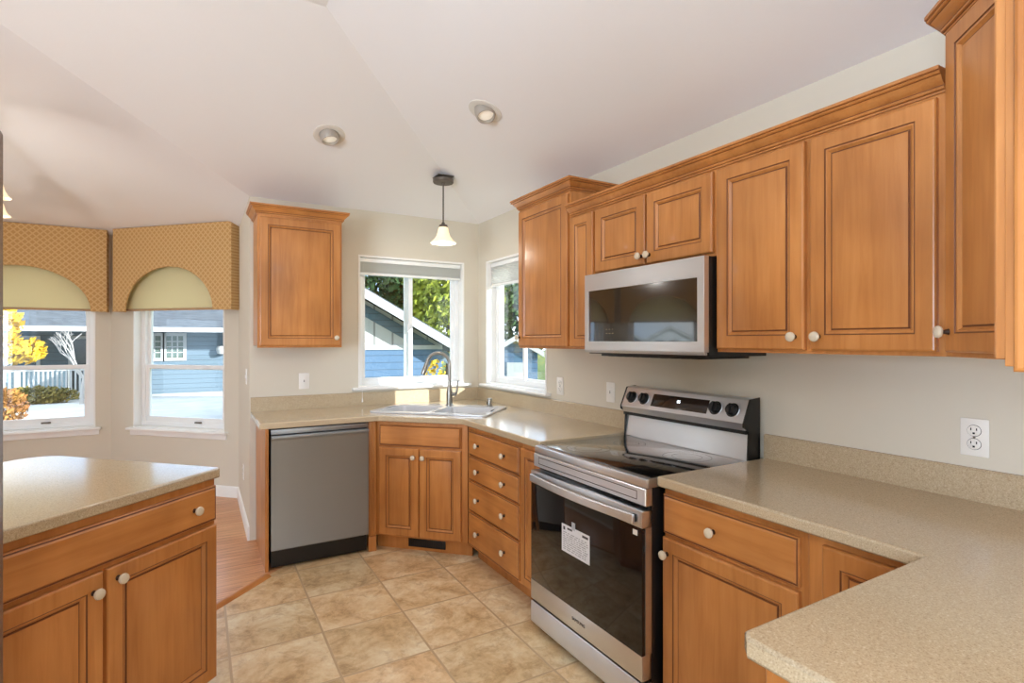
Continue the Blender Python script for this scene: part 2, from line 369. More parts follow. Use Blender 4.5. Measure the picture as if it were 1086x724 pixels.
fm = MB(OAK); fm.prism([(B+.1+KL, B+.1), (XL+.1, B+.1), (XL+.1, 6.7), (LX-.1, 6.7), (LX-.1, LX-.1-KL)], -.06, 0)
struct(fm.build('floor'), 'oak strip floor of the dining bay', 'floor')
tm = MB(WOODH); q = math.sqrt(.5)
tm.prism([(-.03, 0), (-.024, .01), (-.008, .014), (.012, .013), (.03, .0)], 0, 4.7, axis='x')
struct(tm.build('trim_1', loc=(.352, .352-KL+.0, 0), rot=math.radians(-135)), 'wood reducer strip between tile and oak floor', 'trim')
def baseboard(name, p0, p1, label, e0=0, e1=0):
    d = Vector(p1)-Vector(p0); m = MB(WHITE)
    m.prism([(0, 0), (-.014, 0), (-.014, .082), (-.008, .095), (0, .1)], e0, d.length-e1, axis='x')
    struct(m.build(name, loc=(p0[0], p0[1], 0), rot=math.atan2(d.y, d.x)), label, 'baseboard')
baseboard('baseboard_return', (XL, YN), (XL, B), 'white baseboard on the short wall')
baseboard('baseboard_bay_right', C12, (XL, YN), 'white baseboard on the angled bay wall')
baseboard('baseboard_bay_center', C5, C12, 'white baseboard on the middle bay wall')
baseboard('baseboard_bay_left', CL, C5, 'white baseboard on the far angled bay wall')
baseboard('baseboard_left', (LX, 1.0), CL, 'white baseboard on the left wall')

def wframe(p0, p1, u, z):    # loc, rot of a local frame on a wall
    d = (Vector(p1)-Vector(p0)).normalized(); o = Vector(p0)+d*u; return (o.x, o.y, z), math.atan2(d.y, d.x)
def slider_window(name, p0, p1, op, label):
    w, hh = op[1]-op[0], op[3]-op[2]; loc, rot = wframe(p0, p1, op[0], op[2])
    t = thing(name, label, 'window', loc, rot, kind='structure')
    m = MB(WHITE); m.prism([(-.004, -.002), (w+.004, -.002), (w+.004, hh+.004), (-.004, hh+.004)], -.004, .10, [[(.011, .011), (w-.011, .011), (w-.011, hh-.011), (.011, hh-.011)]], 'y'); m.build('jamb_liner', t)
    m = MB(VINYL); m.prism([(.011, .011), (w-.011, .011), (w-.011, hh-.011), (.011, hh-.011)], .085, .145, [[(.045, .05), (w-.045, .05), (w-.045, hh-.045), (.045, hh-.045)]], 'y'); m.build('frame', t, bevel=.003)
    mid = w*.485
    for a, b, y in ((.038, mid+.035, .09), (mid-.03, w-.038, .112)):
        s = MB(VINYL); s.prism([(a, .03), (b, .03), (b, hh-.038), (a, hh-.038)], y, y+.022, [[(a+.034, .066), (b-.034, .066), (b-.034, hh-.075), (a+.034, hh-.075)]], 'y')
        s = s.build('sash', t, bevel=.002)
        g = MB(GLASS); g.box(a+.03, y+.009, .062, b-.03, y+.013, hh-.071); g.build('pane', s)
    l = MB(VINYL); l.box(mid-.012, .078, hh*.42, mid+.014, .09, hh*.42+.07, bev=.003); l.build('lock', t)
    s = MB(WHITE); s.prism([(-.04, -.022), (-.046, -.011), (-.04, 0), (.085, 0), (.085, -.022)], -.055, w+.055, axis='x'); s.build('sill', t)
    return t
slider_window('window_1', (XL, B), (W, B), OP1, 'sliding window over the sink, left of the corner')
slider_window('window_2', (W, B), (W, RY), OP2, 'sliding window on the range wall, right of the corner')
def arc(cx, cz, rx, rz, n=20): return [(cx+rx*math.cos(PI*i/n), cz+rz*math.sin(PI*i/n)) for i in range(n+1)]
def bay_window(name, p0, p1, op, label):
    w, hh = op[1]-op[0], op[3]-op[2]; loc, rot = wframe(p0, p1, op[0], op[2]); t = thing(name, label, 'window', loc, rot, kind='structure')
    m = MB(WHITE); m.prism([(-.003, -.002), (w+.003, -.002), (w+.003, hh+.003), (-.003, hh+.003)], -.003, .10, [[(.01, .01), (w-.01, .01), (w-.01, hh-.01), (.01, hh-.01)]], 'y'); m.build('jamb_liner', t)
    sp = 1.06; mr = .575
    top = arc(w/2, sp, w/2-.055, .48)
    m = MB(VINYL); m.prism([(.01, .01), (w-.01, .01), (w-.01, hh-.01), (.01, hh-.01)], .075, .145, [[(.055, .05), (w-.055, .05)] + top], 'y'); m.build('frame', t, bevel=.003)
    lo = MB(VINYL); lo.prism([(.05, .045), (w-.05, .045), (w-.05, mr+.025), (.05, mr+.025)], .082, .107, [[(.095, .1), (w-.095, .1), (w-.095, mr-.012), (.095, mr-.012)]], 'y'); lo = lo.build('sash', t, bevel=.003)
    g = MB(GLASS); g.box(.09, .093, .095, w-.09, .097, mr-.008); g.build('pane', lo)
    up = MB(VINYL); i1 = arc(w/2, sp, w/2-.055, .48); i2 = arc(w/2, sp, w/2-.085, .45)
    up.prism([(.055, mr-.02), (w-.055, mr-.02)]+i1, .110, .135, [[(.085, mr+.02), (w-.085, mr+.02)]+i2], 'y'); up = up.build('sash', t)
    g = MB(GLASS); g.prism([(.08, mr+.015), (w-.08, mr+.015)]+arc(w/2, sp, w/2-.08, .455), .121, .125, axis='y'); g.build('pane', up)
    l = MB(BRONZE); l.box(w*.62, .062, .05, w*.62+.07, .082, .066, bev=.004); l.build('lock', t)
    s = MB(WHITE); s.prism([(-.045, -.024), (-.05, -.012), (-.045, 0), (.08, 0), (.08, -.024)], -.045, w+.045, axis='x'); s.build('sill', t)
    a = MB(WHITE); a.prism([(-.014, -.024), (0, -.024), (0, -.075), (-.008, -.075), (-.014, -.068)], -.03, w+.03, axis='x'); a.build('apron', t)
    return t
bay_window('window_3', C12, (XL, YN), OPB, 'arched double-hung window in the angled bay wall by the kitchen')
bay_window('window_4', C5, C12, OPC, 'arched double-hung window in the middle of the bay')
bay_window('window_5', CL, C5, OPL, 'arched double-hung window in the far angled bay wall')
loc, rot = wframe((LX, RY), CL, 1.5, .05)
t5 = thing('added_opening', 'frame of the unseen left-wall opening added to admit fill light', 'door', loc, rot, kind='structure')  # unseen opening, added so the side fill can enter the room
m = MB(VINYL); m.prism([(0, 0), (3.4, 0), (3.4, 2.1), (0, 2.1)], .03, .10, [[(.07, .07), (1.66, .07), (1.66, 2.03), (.07, 2.03)], [(1.74, .07), (3.33, .07), (3.33, 2.03), (1.74, 2.03)]], 'y'); m.build('frame', t5)
hw = MB(WALL); hw.box(1.16, -.10, 1.36, W-.002, .043, 2.9)
struct(hw.build('wall_hanging'), 'hanging wall that carries the peninsula cupboards', 'wall')

# ------------------------------------------------------------------ cabinetry
DOORP = [(0, 0), (0, -.015), (.003, -.0185), (.007, -.02), (.050, -.02), (.052, -.0175), (.054, -.0175), (.058, -.0165), (.064, -.0105), (.066, -.0085), (.0685, -.0085), (.071, -.0115), (.084, -.0145)]
DOORM = [0, 0, 0, 0, 1, 1, 0, 0, 0, 1, 1, 0, 0]
DRAWP = [(0, 0), (0, -.012), (.003, -.015), (.006, -.014), (.008, -.0155), (.013, -.02)]
DRAWM = [0, 0, 1, 1, 0, 0]
def knob(parent, x, y, z):
    m = MB(KNOB, KSTEM); M = Matrix.Translation((x, y, z)) @ Matrix.Rotation(PI/2, 4, 'X')
    m.lathe([(0, -.001), (.009, -.001), (.007, .004), (.005, .012), (.009, .0155), (.0155, .019), (.0172, .024), (.0155, .029), (.009, .0325), (0, .0335)], 20, M=M, mis=[1, 1, 1, 1, 0, 0, 0, 0, 0])
    return m.build('knob', parent)
def door(parent, x0, z0, x1, z1, kn=None, y=0):
    w = x1-x0; f = min(1, (w-.03)/.19); m = MB(WOODV, GLAZE)
    m.rings(0, 0, w, z1-z0, [(d*f, yy) for d, yy in DOORP], DOORM)
    o = m.build('door', parent, (x0, y, z0), angle=20)
    if kn: knob(o, kn[0]-x0, -.02, kn[1]-z0)
    return o
def drawer(parent, x0, z0, x1, z1, knobs=(), y=0, name='drawer'):
    m = MB(WOODH, GLAZE); m.rings(0, 0, x1-x0, z1-z0, DRAWP, DRAWM); o = m.build(name, parent, (x0, y, z0), angle=20)
    for kx in knobs: knob(o, kx-x0, -.02, (z1-z0)/2)
    return o
def base_body(t, w, d=.575, h=.874, toe=.07, th=.1, name='carcass'):
    m = MB(WOODV); m.prism([(0, th), (0, h), (d, h), (d, 0), (toe, 0), (toe, th)], 0, w, axis='x'); return m.build(name, t, bevel=.0015)
CROWN = [(0, 0), (.007, 0), (.007, .006), (.009, .0075), (.0135, .009), (.0145, .013), (.0125, .0165), (.0125, .019), (.018, .022), (.030, .035), (.034, .0425), (.036, .0435), (.0415, .0445), (.044, .048), (.0415, .052), (.0425, .0535), (.047, .0545), (.047, .064), (0, .064)]
CROWNM = [0, 0, 1, 0, 0, 0, 1, 0, 0, 0, 1, 0, 0, 0, 1, 0, 0, 0, 0]
R90 = -PI/2
BASE = 'base cabinets'; UPP = 'wall cabinets'

# uppers ---------------------------------------------------------------
def upper(name, label, loc, rot, w, z0, z1, d=.315, group=UPP):
    t = thing(name, label, 'cabinet', (loc[0], loc[1], 0), rot, group)
    m = MB(WOODV); m.prism([(0, z0), (0, z1), (d, z1), (d, z0+.014), (.02, z0+.014), (.02, z0)], 0, w, axis='x'); m.build('carcass', t, bevel=.0015)
    return t
# left of the sink window, on the back wall (crown path runs right to left so that "out" is to the front)
c = upper('wall_cabinet', 'single-door wall cabinet left of the sink window, above the dishwasher', (.328, 3.938), 0, .548, 1.372, 2.286, .307)
door(c, .013, 1.385, .535, 2.245, (.505, 1.44))
def crown_box(t, w, d, z, left=True, right=True):
    pth = ([(w, d)] if right else []) + [(w, 0), (0, 0)] + ([(0, d)] if left else [])
    # travelling from right to left along the front puts 'left of travel' at -y (outside)
    m = MB(WOODH, GLAZE); m.sweep(CROWN, pth, z, mis=CROWNM); return m.build('crown_molding', t, angle=25)
crown_box(c, .548, .305, 2.262)
c = upper('wall_cabinet', 'tall single-door wall cabinet between the corner window and the microwave', (1.797, 3.005), R90, .558, 1.372, 2.286, .315)
door(c, .014, 1.385, .545, 2.245, (.032, 1.44)); crown_box(c, .558, .31, 2.262)
c = upper('wall_cabinet', 'very narrow wall cabinet squeezed in left of the microwave', (1.797, 2.446), R90, .222, 1.372, 2.12)
door(c, .014, 1.385, .212, 2.097)
c = upper('wall_cabinet', 'short two-door wall cabinet directly above the microwave', (1.797, 2.223), R90, .764, 1.758, 2.12)
door(c, .012, 1.772, .372, 2.097, (.352, 1.81)); door(c, .384, 1.772, .752, 2.097, (.405, 1.81))
c = upper('wall_cabinet', 'wide two-door wall cabinet right of the microwave', (1.797, 1.458), R90, .768, 1.372, 2.12)
door(c, .008, 1.385, .368, 2.097, (.335, 1.43)); door(c, .388, 1.385, .748, 2.097, (.418, 1.43))
m = MB(WOODH, GLAZE); m.sweep(CROWN, [(1.797, .692), (1.797, 2.444)], 2.108, mis=CROWNM)
o = m.build('crown_molding', angle=20); o['label'] = 'long crown molding along the tops of the wall cabinets over the range'; o['category'] = 'crown molding'
# diagonal corner cabinet
rot = math.radians(-135); org = Vector((1.787, .686)); t = thing('corner_wall_cabinet', 'diagonal corner wall cabinet at the right edge, above the peninsula', 'cabinet', (org.x, org.y, 0), rot, UPP)
Mi = Matrix.Rotation(-rot, 2)
pl = [tuple(Mi @ (Vector(q)-org)) for q in ((1.787, .686), (2.108, .686), (2.108, .05), (1.486, .05), (1.486, .385))]
m = MB(WOODV); m.prism(pl, 1.372, 2.286); m.build('carcass', t, bevel=.0015)
door(t, .028, 1.385, .395, 2.25, (.05, 1.44))
pth = [tuple(Mi @ (Vector(q)-org)) for q in ((1.486, .06), (1.486, .385), (1.787, .686), (2.10, .686))]
m = MB(WOODH, GLAZE); m.sweep(CROWN, pth, 2.262, mis=CROWNM); m.build('crown_molding', t, angle=25)
# peninsula cabinet, seen from its end
t = thing('wall_cabinet', 'wall cabinet end panel at the extreme right edge, over the peninsula', 'cabinet', (1.482, .372, 0), PI, UPP)
m = MB(WOODV); m.box(0, 0, 1.372, .302, .325, 2.286); m.build('carcass', t, bevel=.0015)
door(t, .02, 1.385, .29, 2.25)
m = MB(WOODV, GLAZE); m.rings(0, 0, .29, .90, DOORP, DOORM); o = m.build('end_panel', t, (.306, .017, 1.364), rot=PI/2, angle=20)
crown_box(t, .302, .33, 2.262, left=False)

# base cabinets ------------------------------------------------------------
m = MB(WOODV); m.prism([(0, 0), (.02, 0), (.02, .874), (0, .874)], 0, .62, axis='y'); 

o = m.build('end_panel', loc=(.345, 3.612, 0), bevel=.001); o['label'] = 'narrow wood end panel closing the counter left of the dishwasher'; o['category'] = 'cabinet panel'
m = MB(WOODV, GLAZE); m.box(0, .012, .1, .05, .032, .874, bev=.001); m.box(-.003, 0, 0, .049, .03, .1, bev=.002)
for a in (.006, .019, .032): m.box(a, .004, .104, a+.010, .012, .872, bev=.002)
o = m.build('fluted_pilaster', loc=(.984, 3.612, 0)); o['label'] = 'slim fluted wood pilaster between dishwasher and sink cabinet'; o['category'] = 'pilaster'
# diagonal sink base
tl = -1.842; X0, Y0 = (4.68+1.41421*tl)/2, (4.68-1.41421*tl)/2
t = thing('sink_base_cabinet', 'angled two-door corner cabinet under the sink', 'cabinet', (X0, Y0, 0), -PI/4, BASE); SW = .663
m = MB(WOODV); m.box(0, 0, .1, SW, .02, .874); m.prism([(-.02, .06), (SW+.01, .06), (SW+.01, .08), (-.02, .08)], 0, .1); m.prism([(.0, .02), (SW, .02), (SW-.16, .30), (.16, .30)], .1, .12); m.build('carcass', t)
drawer(t, .033, .715, .62, .853, name='false_drawer_front')
door(t, .033, .112, .321, .70, (.291, .645)); door(t, .329, .112, .62, .70, (.359, .645))
o = MB(DARK, HOLE); o.box(0, 0, 0, .27, .006, .062, 0, .002)
for i in range(19): o.box(.012+i*.0128, -.003, .01, .018+i*.0128, .001, .052, 1)
vp = Matrix.Rotation(-PI/4, 2) @ Vector((.215, .0535)); o = o.build('toe_kick_vent', loc=(X0+vp.x, Y0+vp.y, .022), rot=-PI/4)
o['label'] = 'black louvered vent in the toe kick below the sink cabinet'; o['category'] = 'vent'
# four-drawer stack
t = thing('drawer_base_cabinet', 'base cabinet with four stacked two-knob drawers between sink and range', 'cabinet', (1.507, 3.165, 0), R90, BASE)
base_body(t, .674)
for a, b in ((.118, .328), (.336, .525), (.533, .682), (.690, .845)): drawer(t, .034, a, .664, b, (.18, .51))
t = thing('pull_out_base_cabinet', 'narrow base cabinet with one tall slim door just left of the range', 'cabinet', (1.507, 2.489, 0), R90, BASE)
base_body(t, .229); door(t, .008, .118, .2, .845)
t = thing('base_cabinet', 'base cabinet with one drawer over one door just right of the range', 'cabinet', (1.507, 1.459, 0), R90, BASE)
base_body(t, .55); drawer(t, .004, .705, .53, .848, (.235,)); door(t, .004, .11, .53, .69, (.028, .632))
t = thing('base_cabinet', 'narrow base cabinet in the inner corner beside the peninsula', 'cabinet', (1.507, .908, 0), R90, BASE)
base_body(t, .32); door(t, .046, .11, .30, .85)
t = thing('peninsula_base_cabinet', 'base cabinet below the overhanging peninsula counter', 'cabinet', (1.495, .57, 0), PI, BASE)
base_body(t, .655, .56); door(t, .08, .11, .36, .85); door(t, .368, .11, .648, .85)
# island
iu, iv = 1.76, 1.690
def isl(u, v): return (q*(u-v), q*(u+v))
ox, oy = isl(.84, iv)
t = thing('island_cabinet', 'island cabinet with one wide drawer over two doors', 'cabinet', (ox, oy, 0), PI/4, 'island units')
IW = iu-.84
base_body(t, IW, .60, .874, .07, .085)
drawer(t, .02, .712, IW-.006, .848, (.14, IW-.115))
door(t, .02, .095, .462, .695, (.43, .64)); door(t, .474, .095, IW-.006, .695, (.508, .655))
ox, oy = isl(0, 0)
pts = []
v0, v1, ua, ub = 1.668, 2.62, .30, 1.775
rc = .12
pts = [(ua, v0), (ub-.012, v0), (ub, v0+.012), (ub, v1-rc)] + [(ub-rc+rc*math.cos(a), v1-rc+rc*math.sin(a)) for a in [PI/2*i/8 for i in range(1, 9)]] + [(ua, v1)]
m = MB(COUNTER); m.prism(pts, .876, .914); o = m.build('island_countertop', rot=PI/4, bevel=.006); o['label'] = 'speckled beige countertop on the island at left'; o['category'] = 'countertop'
ox, oy = isl(.305, iv)
t = thing('island_cabinet', 'island cabinet at the far left, mostly hidden by the refrigerator edge', 'cabinet', (ox, oy, 0), PI/4, 'island units'); base_body(t, .532, .60, .874, .07, .085)
door(t, .02, .095, .512, .695); drawer(t, .02, .712, .512, .838)

# countertops ------------------------------------------------------------
SC = Vector((1.53, 3.675)); RS = Matrix.Rotation(-PI/4, 2)
def sk(u, v): p = SC + RS @ Vector((u, v)); return (p.x, p.y)
hole = [sk(-.40, -.255), (sk(.40, -.255)), sk(.40, .225), sk(-.40, .225)]
t = thing('corner_countertop', 'speckled beige countertop wrapping the corner around the sink', 'countertop', (.311, 3.6, 0))
o_ = (.311, 3.6)
lo = lambda L_: [(x-o_[0], y-o_[1]) for x, y in L_]
m = MB(COUNTER); m.prism(lo([(.311, B-.001), (.311, 3.60), (1.04, 3.60), (1.469, 3.171), (1.469, 2.262), (W-.001, 2.262), (W-.001, B-.001)]), .876, .914, [lo(hole)]); m.build('worktop', t, bevel=.006)
m = MB(COUNTER); m.sweep([(0, 0), (.018, 0), (.018, .096), (.013, .102), (0, .102)], lo([(W-.001, 2.262), (W-.001, B-.001), (.311, B-.001)]), .914); m.build('backsplash', t)
t = thing('peninsula_countertop', 'speckled beige L-shaped countertop running onto the peninsula at right', 'countertop', (.80, .60, 0)); o_ = (.8, .6)
m = MB(COUNTER); m.prism(lo([(W-.001, 1.464), (1.469, 1.464), (1.469, .6075), (.818, .6075), (.80, .5895), (.80, -.06), (W-.001, -.06)]), .876, .914); m.build('worktop', t, bevel=.007)
m = MB(COUNTER); m.sweep([(0, 0), (.018, 0), (.018, .096), (.013, .102), (0, .102)], lo([(W-.001, .05), (W-.001, 1.464)]), .914); m.build('backsplash', t)

# sink ------------------------------------------------------------------
t = thing('kitchen_sink', 'white double-bowl drop-in sink set diagonally in the corner', 'sink', (SC.x, SC.y, .914), -PI/4)
def rr(x0, y0, x1, y1, r, n=6):
    out = []
    for cx, cy, a in ((x1-r, y0+r, -PI/2), (x1-r, y1-r, 0), (x0+r, y1-r, PI/2), (x0+r, y0+r, PI)):
        out += [(cx+r*math.cos(a+PI/2*i/n), cy+r*math.sin(a+PI/2*i/n)) for i in range(n+1)]
    return out
b1 = (-.39, -.24, -.02, .13); b2 = (.02, -.24, .39, .13)
m = MB(SINKM); m.prism(rr(-.435, -.28, .435, .25, .03), .001, .012, [rr(*b1, .05), rr(*b2, .05)]); m.build('rim', t, bevel=.005)
for b in (b1, b2):
    m = MB(SINKM, NICKEL); loops = []
    for d, z in ((0, .008), (.006, -.01), (.015, -.13), (.04, -.165), (.09, -.17)): loops.append([m.bm.verts.new((x, y, z)) for x, y in rr(b[0]+d, b[1]+d, b[2]-d, b[3]-d, .05)])
    for a, c in zip(loops, loops[1:]):
        for i in range(len(a)): m.face([a[i], a[(i+1) % len(a)], c[(i+1) % len(a)], c[i]])
    m.face(loops[-1]); bo = m.build('basin', t)
    d = MB(NICKEL); d.lathe([(0, -.164), (.03, -.163), (.042, -.166), (.044, -.1695)], 20, M=Matrix.Translation(((b[0]+b[2])/2, -.05, 0))); d.build('drain', bo)
fx, fy = sk(-.012, .19)
t = thing('faucet', 'tall gooseneck faucet standing behind the sink', 'faucet', (fx, fy, .926), -PI/4)
m = MB(NICKEL); m.lathe([(0, 0), (.03, 0), (.03, .004), (.024, .012), (.0235, .09), (.019, .13), (.0145, .16), (.0135, .18), (0, .18)], 24); m.build('base', t)
pts = [(0, 0, .17)] + [(0, 0, .17+.04*i) for i in range(1, 4)]
dx, dy = -.93, -.37
R = .085
pts += [(dx*(R-R*math.cos(a)), dy*(R-R*math.cos(a)), .315+R*math.sin(a)) for a in [PI*i/14*.93 for i in range(1, 15)]]
m = MB(NICKEL); m.tube(pts, .0125, 14); m.build('spout', t)
e = Vector(pts[-1]); dv = (Vector(pts[-1])-Vector(pts[-2])).normalized()
m = MB(NICKEL, DARK); m.tube([e, e+dv*.02, e+dv*.07, e+dv*.1], [.013, .0165, .019, .018], 16); m.tube([e+dv*.1, e+dv*.104], .015, 16, 1); m.build('spray_head', t)
m = MB(NICKEL); m.tube([(.0, 0, .085), (.055, -.002, .085)], .014, 14); m.tube([(.052, 0, .085), (.060, 0, .11), (.068, 0, .175), (.07, 0, .19)], [.008, .008, .0065, .006], 12); m.build('handle', t)
sx_, sy_ = sk(.305, .205)
t = thing('air_gap_cap', 'short brushed air-gap cap at the right end of the sink', 'air gap', (sx_, sy_, .926))
m = MB(NICKEL); m.lathe([(0, 0), (.024, 0), (.024, .004), (.0195, .006), (.0195, .055), (.017, .06), (0, .06)], 22); m.build('cap', t)
m = MB(HOLE); m.box(-.0205, -.006, .012, -.018, .006, .034); m.build('slot', t)

# dishwasher --------------------------------------------------------------
t = thing('dishwasher', 'stainless steel dishwasher under the counter left of the sink', 'dishwasher', (.376, 3.6, 0)); w = .598
m = MB(DARK); m.box(.004, .03, .03, w-.004, .6, .868); m.build('body', t)
m = MB(STEELD); m.prism([(0, .125), (-.006, .13), (-.006, .80), (-.012, .81), (-.02, .818), (-.02, .828), (-.006, .832), (.026, .832), (.026, .125)], 0, w, axis='x'); m.build('door', t, bevel=.0015)
m = MB(STEELD); m.box(0, 0, .84, w, .028, .87, bev=.003); m.build('control_strip', t)
m = MB(DARK); m.box(.004, .032, .012, w-.004, .05, .12, bev=.002); m.build('kick_plate', t)

# range --------------------------------------------------------------------
RW = .772; RYL = 2.251
t = thing('electric_range', 'stainless electric range with black glass cooktop', 'range', (1.44, RYL, 0), R90)
m = MB(DARK); m.box(.001, .02, .04, RW-.001, .64, .885, bev=.003); m.build('body', t)
for x in (.04, RW-.04):
    for y in (.06, .58):
        m = MB(DARK); m.lathe([(0, 0), (.018, 0), (.018, .012), (.01, .018), (.01, .045), (0, .045)], 14, M=Matrix.Translation((x, y, 0))); m.build('foot', t)
m = MB(STEEL); m.prism([(0, 0), (RW, 0), (RW, .60), (0, .60)], .868, .901, [[(.012, .03), (RW-.012, .03), (RW-.012, .575), (.012, .575)]]); m.box(.001, -.008, .866, RW-.001, .012, .9, bev=.004); top = m.build('cooktop', t)
m = MB(BGLASS); m.box(.010, .028, .885, RW-.010, .577, .9035, bev=.001); gl = m.build('cooktop_glass', top)
RING = mat('burner_ring_print', (70, 68, 66), .25)
for x, y, r in ((.20, .17, .105), (.57, .17, .09), (.20, .43, .08), (.57, .43, .105)):
    m = MB(RING)
    for r0 in (r, r*.62):
        n = 48; a = [m.bm.verts.new((x+r0*math.cos(2*PI*i/n), y+r0*math.sin(2*PI*i/n), .9038)) for i in range(n)]; b = [m.bm.verts.new((x+(r0-.0018)*math.cos(2*PI*i/n), y+(r0-.0018)*math.sin(2*PI*i/n), .9038)) for i in range(n)]
        for i in range(n): m.face([a[i], a[(i+1) % n], b[(i+1) % n], b[i]])
    m.build('burner_ring', gl)
m = MB(STEEL, HOLE); m.rings(0, .802, RW, .866, [(0, .02), (0, -.010), (.003, -.013)], [0, 0, 0]); 
m.rings(.045, .818, RW-.045, .852, [(0, -.0128), (0, -.0134), (.003, -.0134), (.003, -.0128)], [1, 1, 0, 0]); m.build('front_panel', t, angle=20)
# oven door
dr = MB(STEEL); dr.box(0, -.03, .155, RW, .018, .25, bev=.004); dr.box(0, -.03, .722, RW, .018, .785, bev=.004); dr.box(0, -.012, .25, RW, .018, .722); dr = dr.build('oven_door', t)
m = MB(OGLASS); m.box(.002, -.029, .2485, RW-.002, -.010, .7235, bev=.001); win = m.build('oven_glass', dr)
m = MB(STEEL); n = 24; inn, out = [], []
for i in range(n+1):
    f = i/n; x = .026+f*(RW-.052); bow = -.042-.022*math.sin(PI*f); out.append((x, bow-.012)); inn.append((x, bow))
m.prism(out+inn[::-1], .738, .773); m.build('handle', dr, bevel=.004)
for x in (.028, RW-.046): m = MB(DARK); m.box(x, -.044, .741, x+.018, -.028, .77, bev=.003); m.build('handle_bracket', dr)
text('SAMSUNG', .02, mat('logo_grey', (70, 70, 72), .4), dr, (RW/2, -.0308, .205), (PI/2, 0, 0), 'logo')
m = MB(PLATE); m.box(RW-.05, -.0295, .69, RW-.025, -.0291, .71); m.build('sticker', dr)
m = MB(STEEL); m.prism([(-.026, .145), (-.03, .138), (-.03, .045), (-.02, .032), (.018, .032), (.018, .145)], 0, RW, axis='x'); m.build('storage_drawer', t, bevel=.002)
# backguard
m = MB(STEEL, DARK); m.prism([(.578, .902), (.594, 1.03), (.65, 1.03), (.65, .902)], .004, RW-.004, axis='x'); m.build('splash_panel', t, bevel=.002)
con = MB(STEEL); con.prism([(.558, 1.046), (.548, 1.066), (.592, 1.163), (.602, 1.168), (.65, 1.168), (.65, 1.034), (.562, 1.034)], .006, RW-.006, axis='x'); con = con.build('control_console', t, bevel=.002)
for x in (0, RW-.006):
    m = MB(DARK); m.prism([(.572, .902), (.580, 1.03), (.546, 1.05), (.546, 1.066), (.590, 1.166), (.655, 1.172), (.655, .902)], x, x+.006, axis='x'); m.build('end_cap', t)
m = MB(DARK); m.box(.004, .566, 1.018, RW-.004, .60, 1.0345); m.build('vent_gap', t)
ta = math.atan2(.044, .097)       # tilt of the console face
def conp(x, s, off=0): return (x, .548+.044*s-off*math.cos(ta), 1.066+.097*s+off*math.sin(ta))
BR = mat('brown_black_display', (48, 38, 32), .12)
m = MB(BR); m.box(0, -.001, -.033, .352, .004, .033, bev=.001); dsp = m.build('display', con, conp(.216, .5), (-ta, 0, 0))
text('05', .022, mat('display_digits', (230, 235, 240), .4, emit=(225, 235, 245), es=1.2), dsp, (.176, -.0016, .006), (PI/2, 0, 0), 'digits')
for x in (.07, .16, .61, .70):
    m = MB(DARK, STEEL); M = Matrix.Rotation(PI/2, 4, 'X')
    m.lathe([(0, 0), (.032, 0), (.032, .003), (.026, .004), (.0245, .022), (.022, .025), (0, .025)], 26, M=M, mis=[1, 1, 0, 0, 0, 0]); m.box(-.006, -.033, -.022, .006, -.022, .022, 0, .003)
    m.build('knob', con, conp(x, .5, .0), (-ta, 0, 0))
# paper tag taped to the oven door
tag = thing('paper_tag', 'white printed paper tag taped to the oven door glass', 'tag', (1.44-.0305, 1.986, .478), R90)
PAPER = mat('white_paper', (226, 228, 234), .7); INK = mat('ink', (70, 72, 78), .7); INKL = mat('pale_ink', (150, 153, 160), .7)
m = MB(PAPER); m.prism([(0, 0), (.2, 0), (.2, .122), (0, .122)], -.0012, -.0006, axis='y'); m.build('sheet', tag)
m = MB(INK, INKL)
m.box(.012, -.0016, .097, .026, -.0011, .112, 0); m.box(.042, -.0016, .104, .078, -.0011, .112, 0); m.box(.150, -.0016, .102, .19, -.0011, .112, 0)
for i in range(9):
    x = .012
    while x < .18:
        wd_ = random.uniform(.008, .03); m.box(x, -.0015, .012+i*.0092, min(x+wd_, .188), -.0011, .0155+i*.0092, 1); x += wd_+random.uniform(.004, .01)
m.build('print', tag)
m = MB(translucent('clear_tape', (200, 204, 210), .3)); m.box(.075, -.0018, .112, .1, -.0006, .146); m.build('tape', tag)

# microwave -------------------------------------------------------------
t = thing('microwave', 'stainless over-the-range microwave with dark glass door', 'microwave', (1.72, 2.222, 1.352), R90); MW = .762
m = MB(DARK); m.box(0, .03, 0, MW, .392, .402, bev=.003); m.build('body', t)
m = MB(STEEL); m.prism([(0, .018), (MW, .018), (MW, .402), (0, .402)], 0, .029, [[(.03, .062), (MW-.035, .062), (MW-.035, .318), (.03, .318)]], 'y'); m.prism([(.0, .0175), (.02, .0175), (.02, .006), (.008, .006)], 0, MW, axis='x'); fr = m.build('door', t, bevel=.002)
m = MB(BGLASS); m.box(.028, .003, .06, MW-.033, .028, .32); gl = m.build('door_glass', fr)
m = MB(mat('panel_print', (150, 140, 110), .5))
for i in range(3):
    m.box(.165+i*.022, .0022, .12, .175+i*.022, .0029, .1225); m.box(.165+i*.022, .0022, .10, .177+i*.022, .0029, .103)
m.build('control_marks', gl)
m = MB(DARK, HOLE); m.box(.06, .06, -.012, MW-.06, .36, .0005, bev=.003)
for i in range(10): m.box(.09+i*.06, .08, -.0135, .13+i*.06, .2, -.0115, 1)
m.build('underside_vent', t)

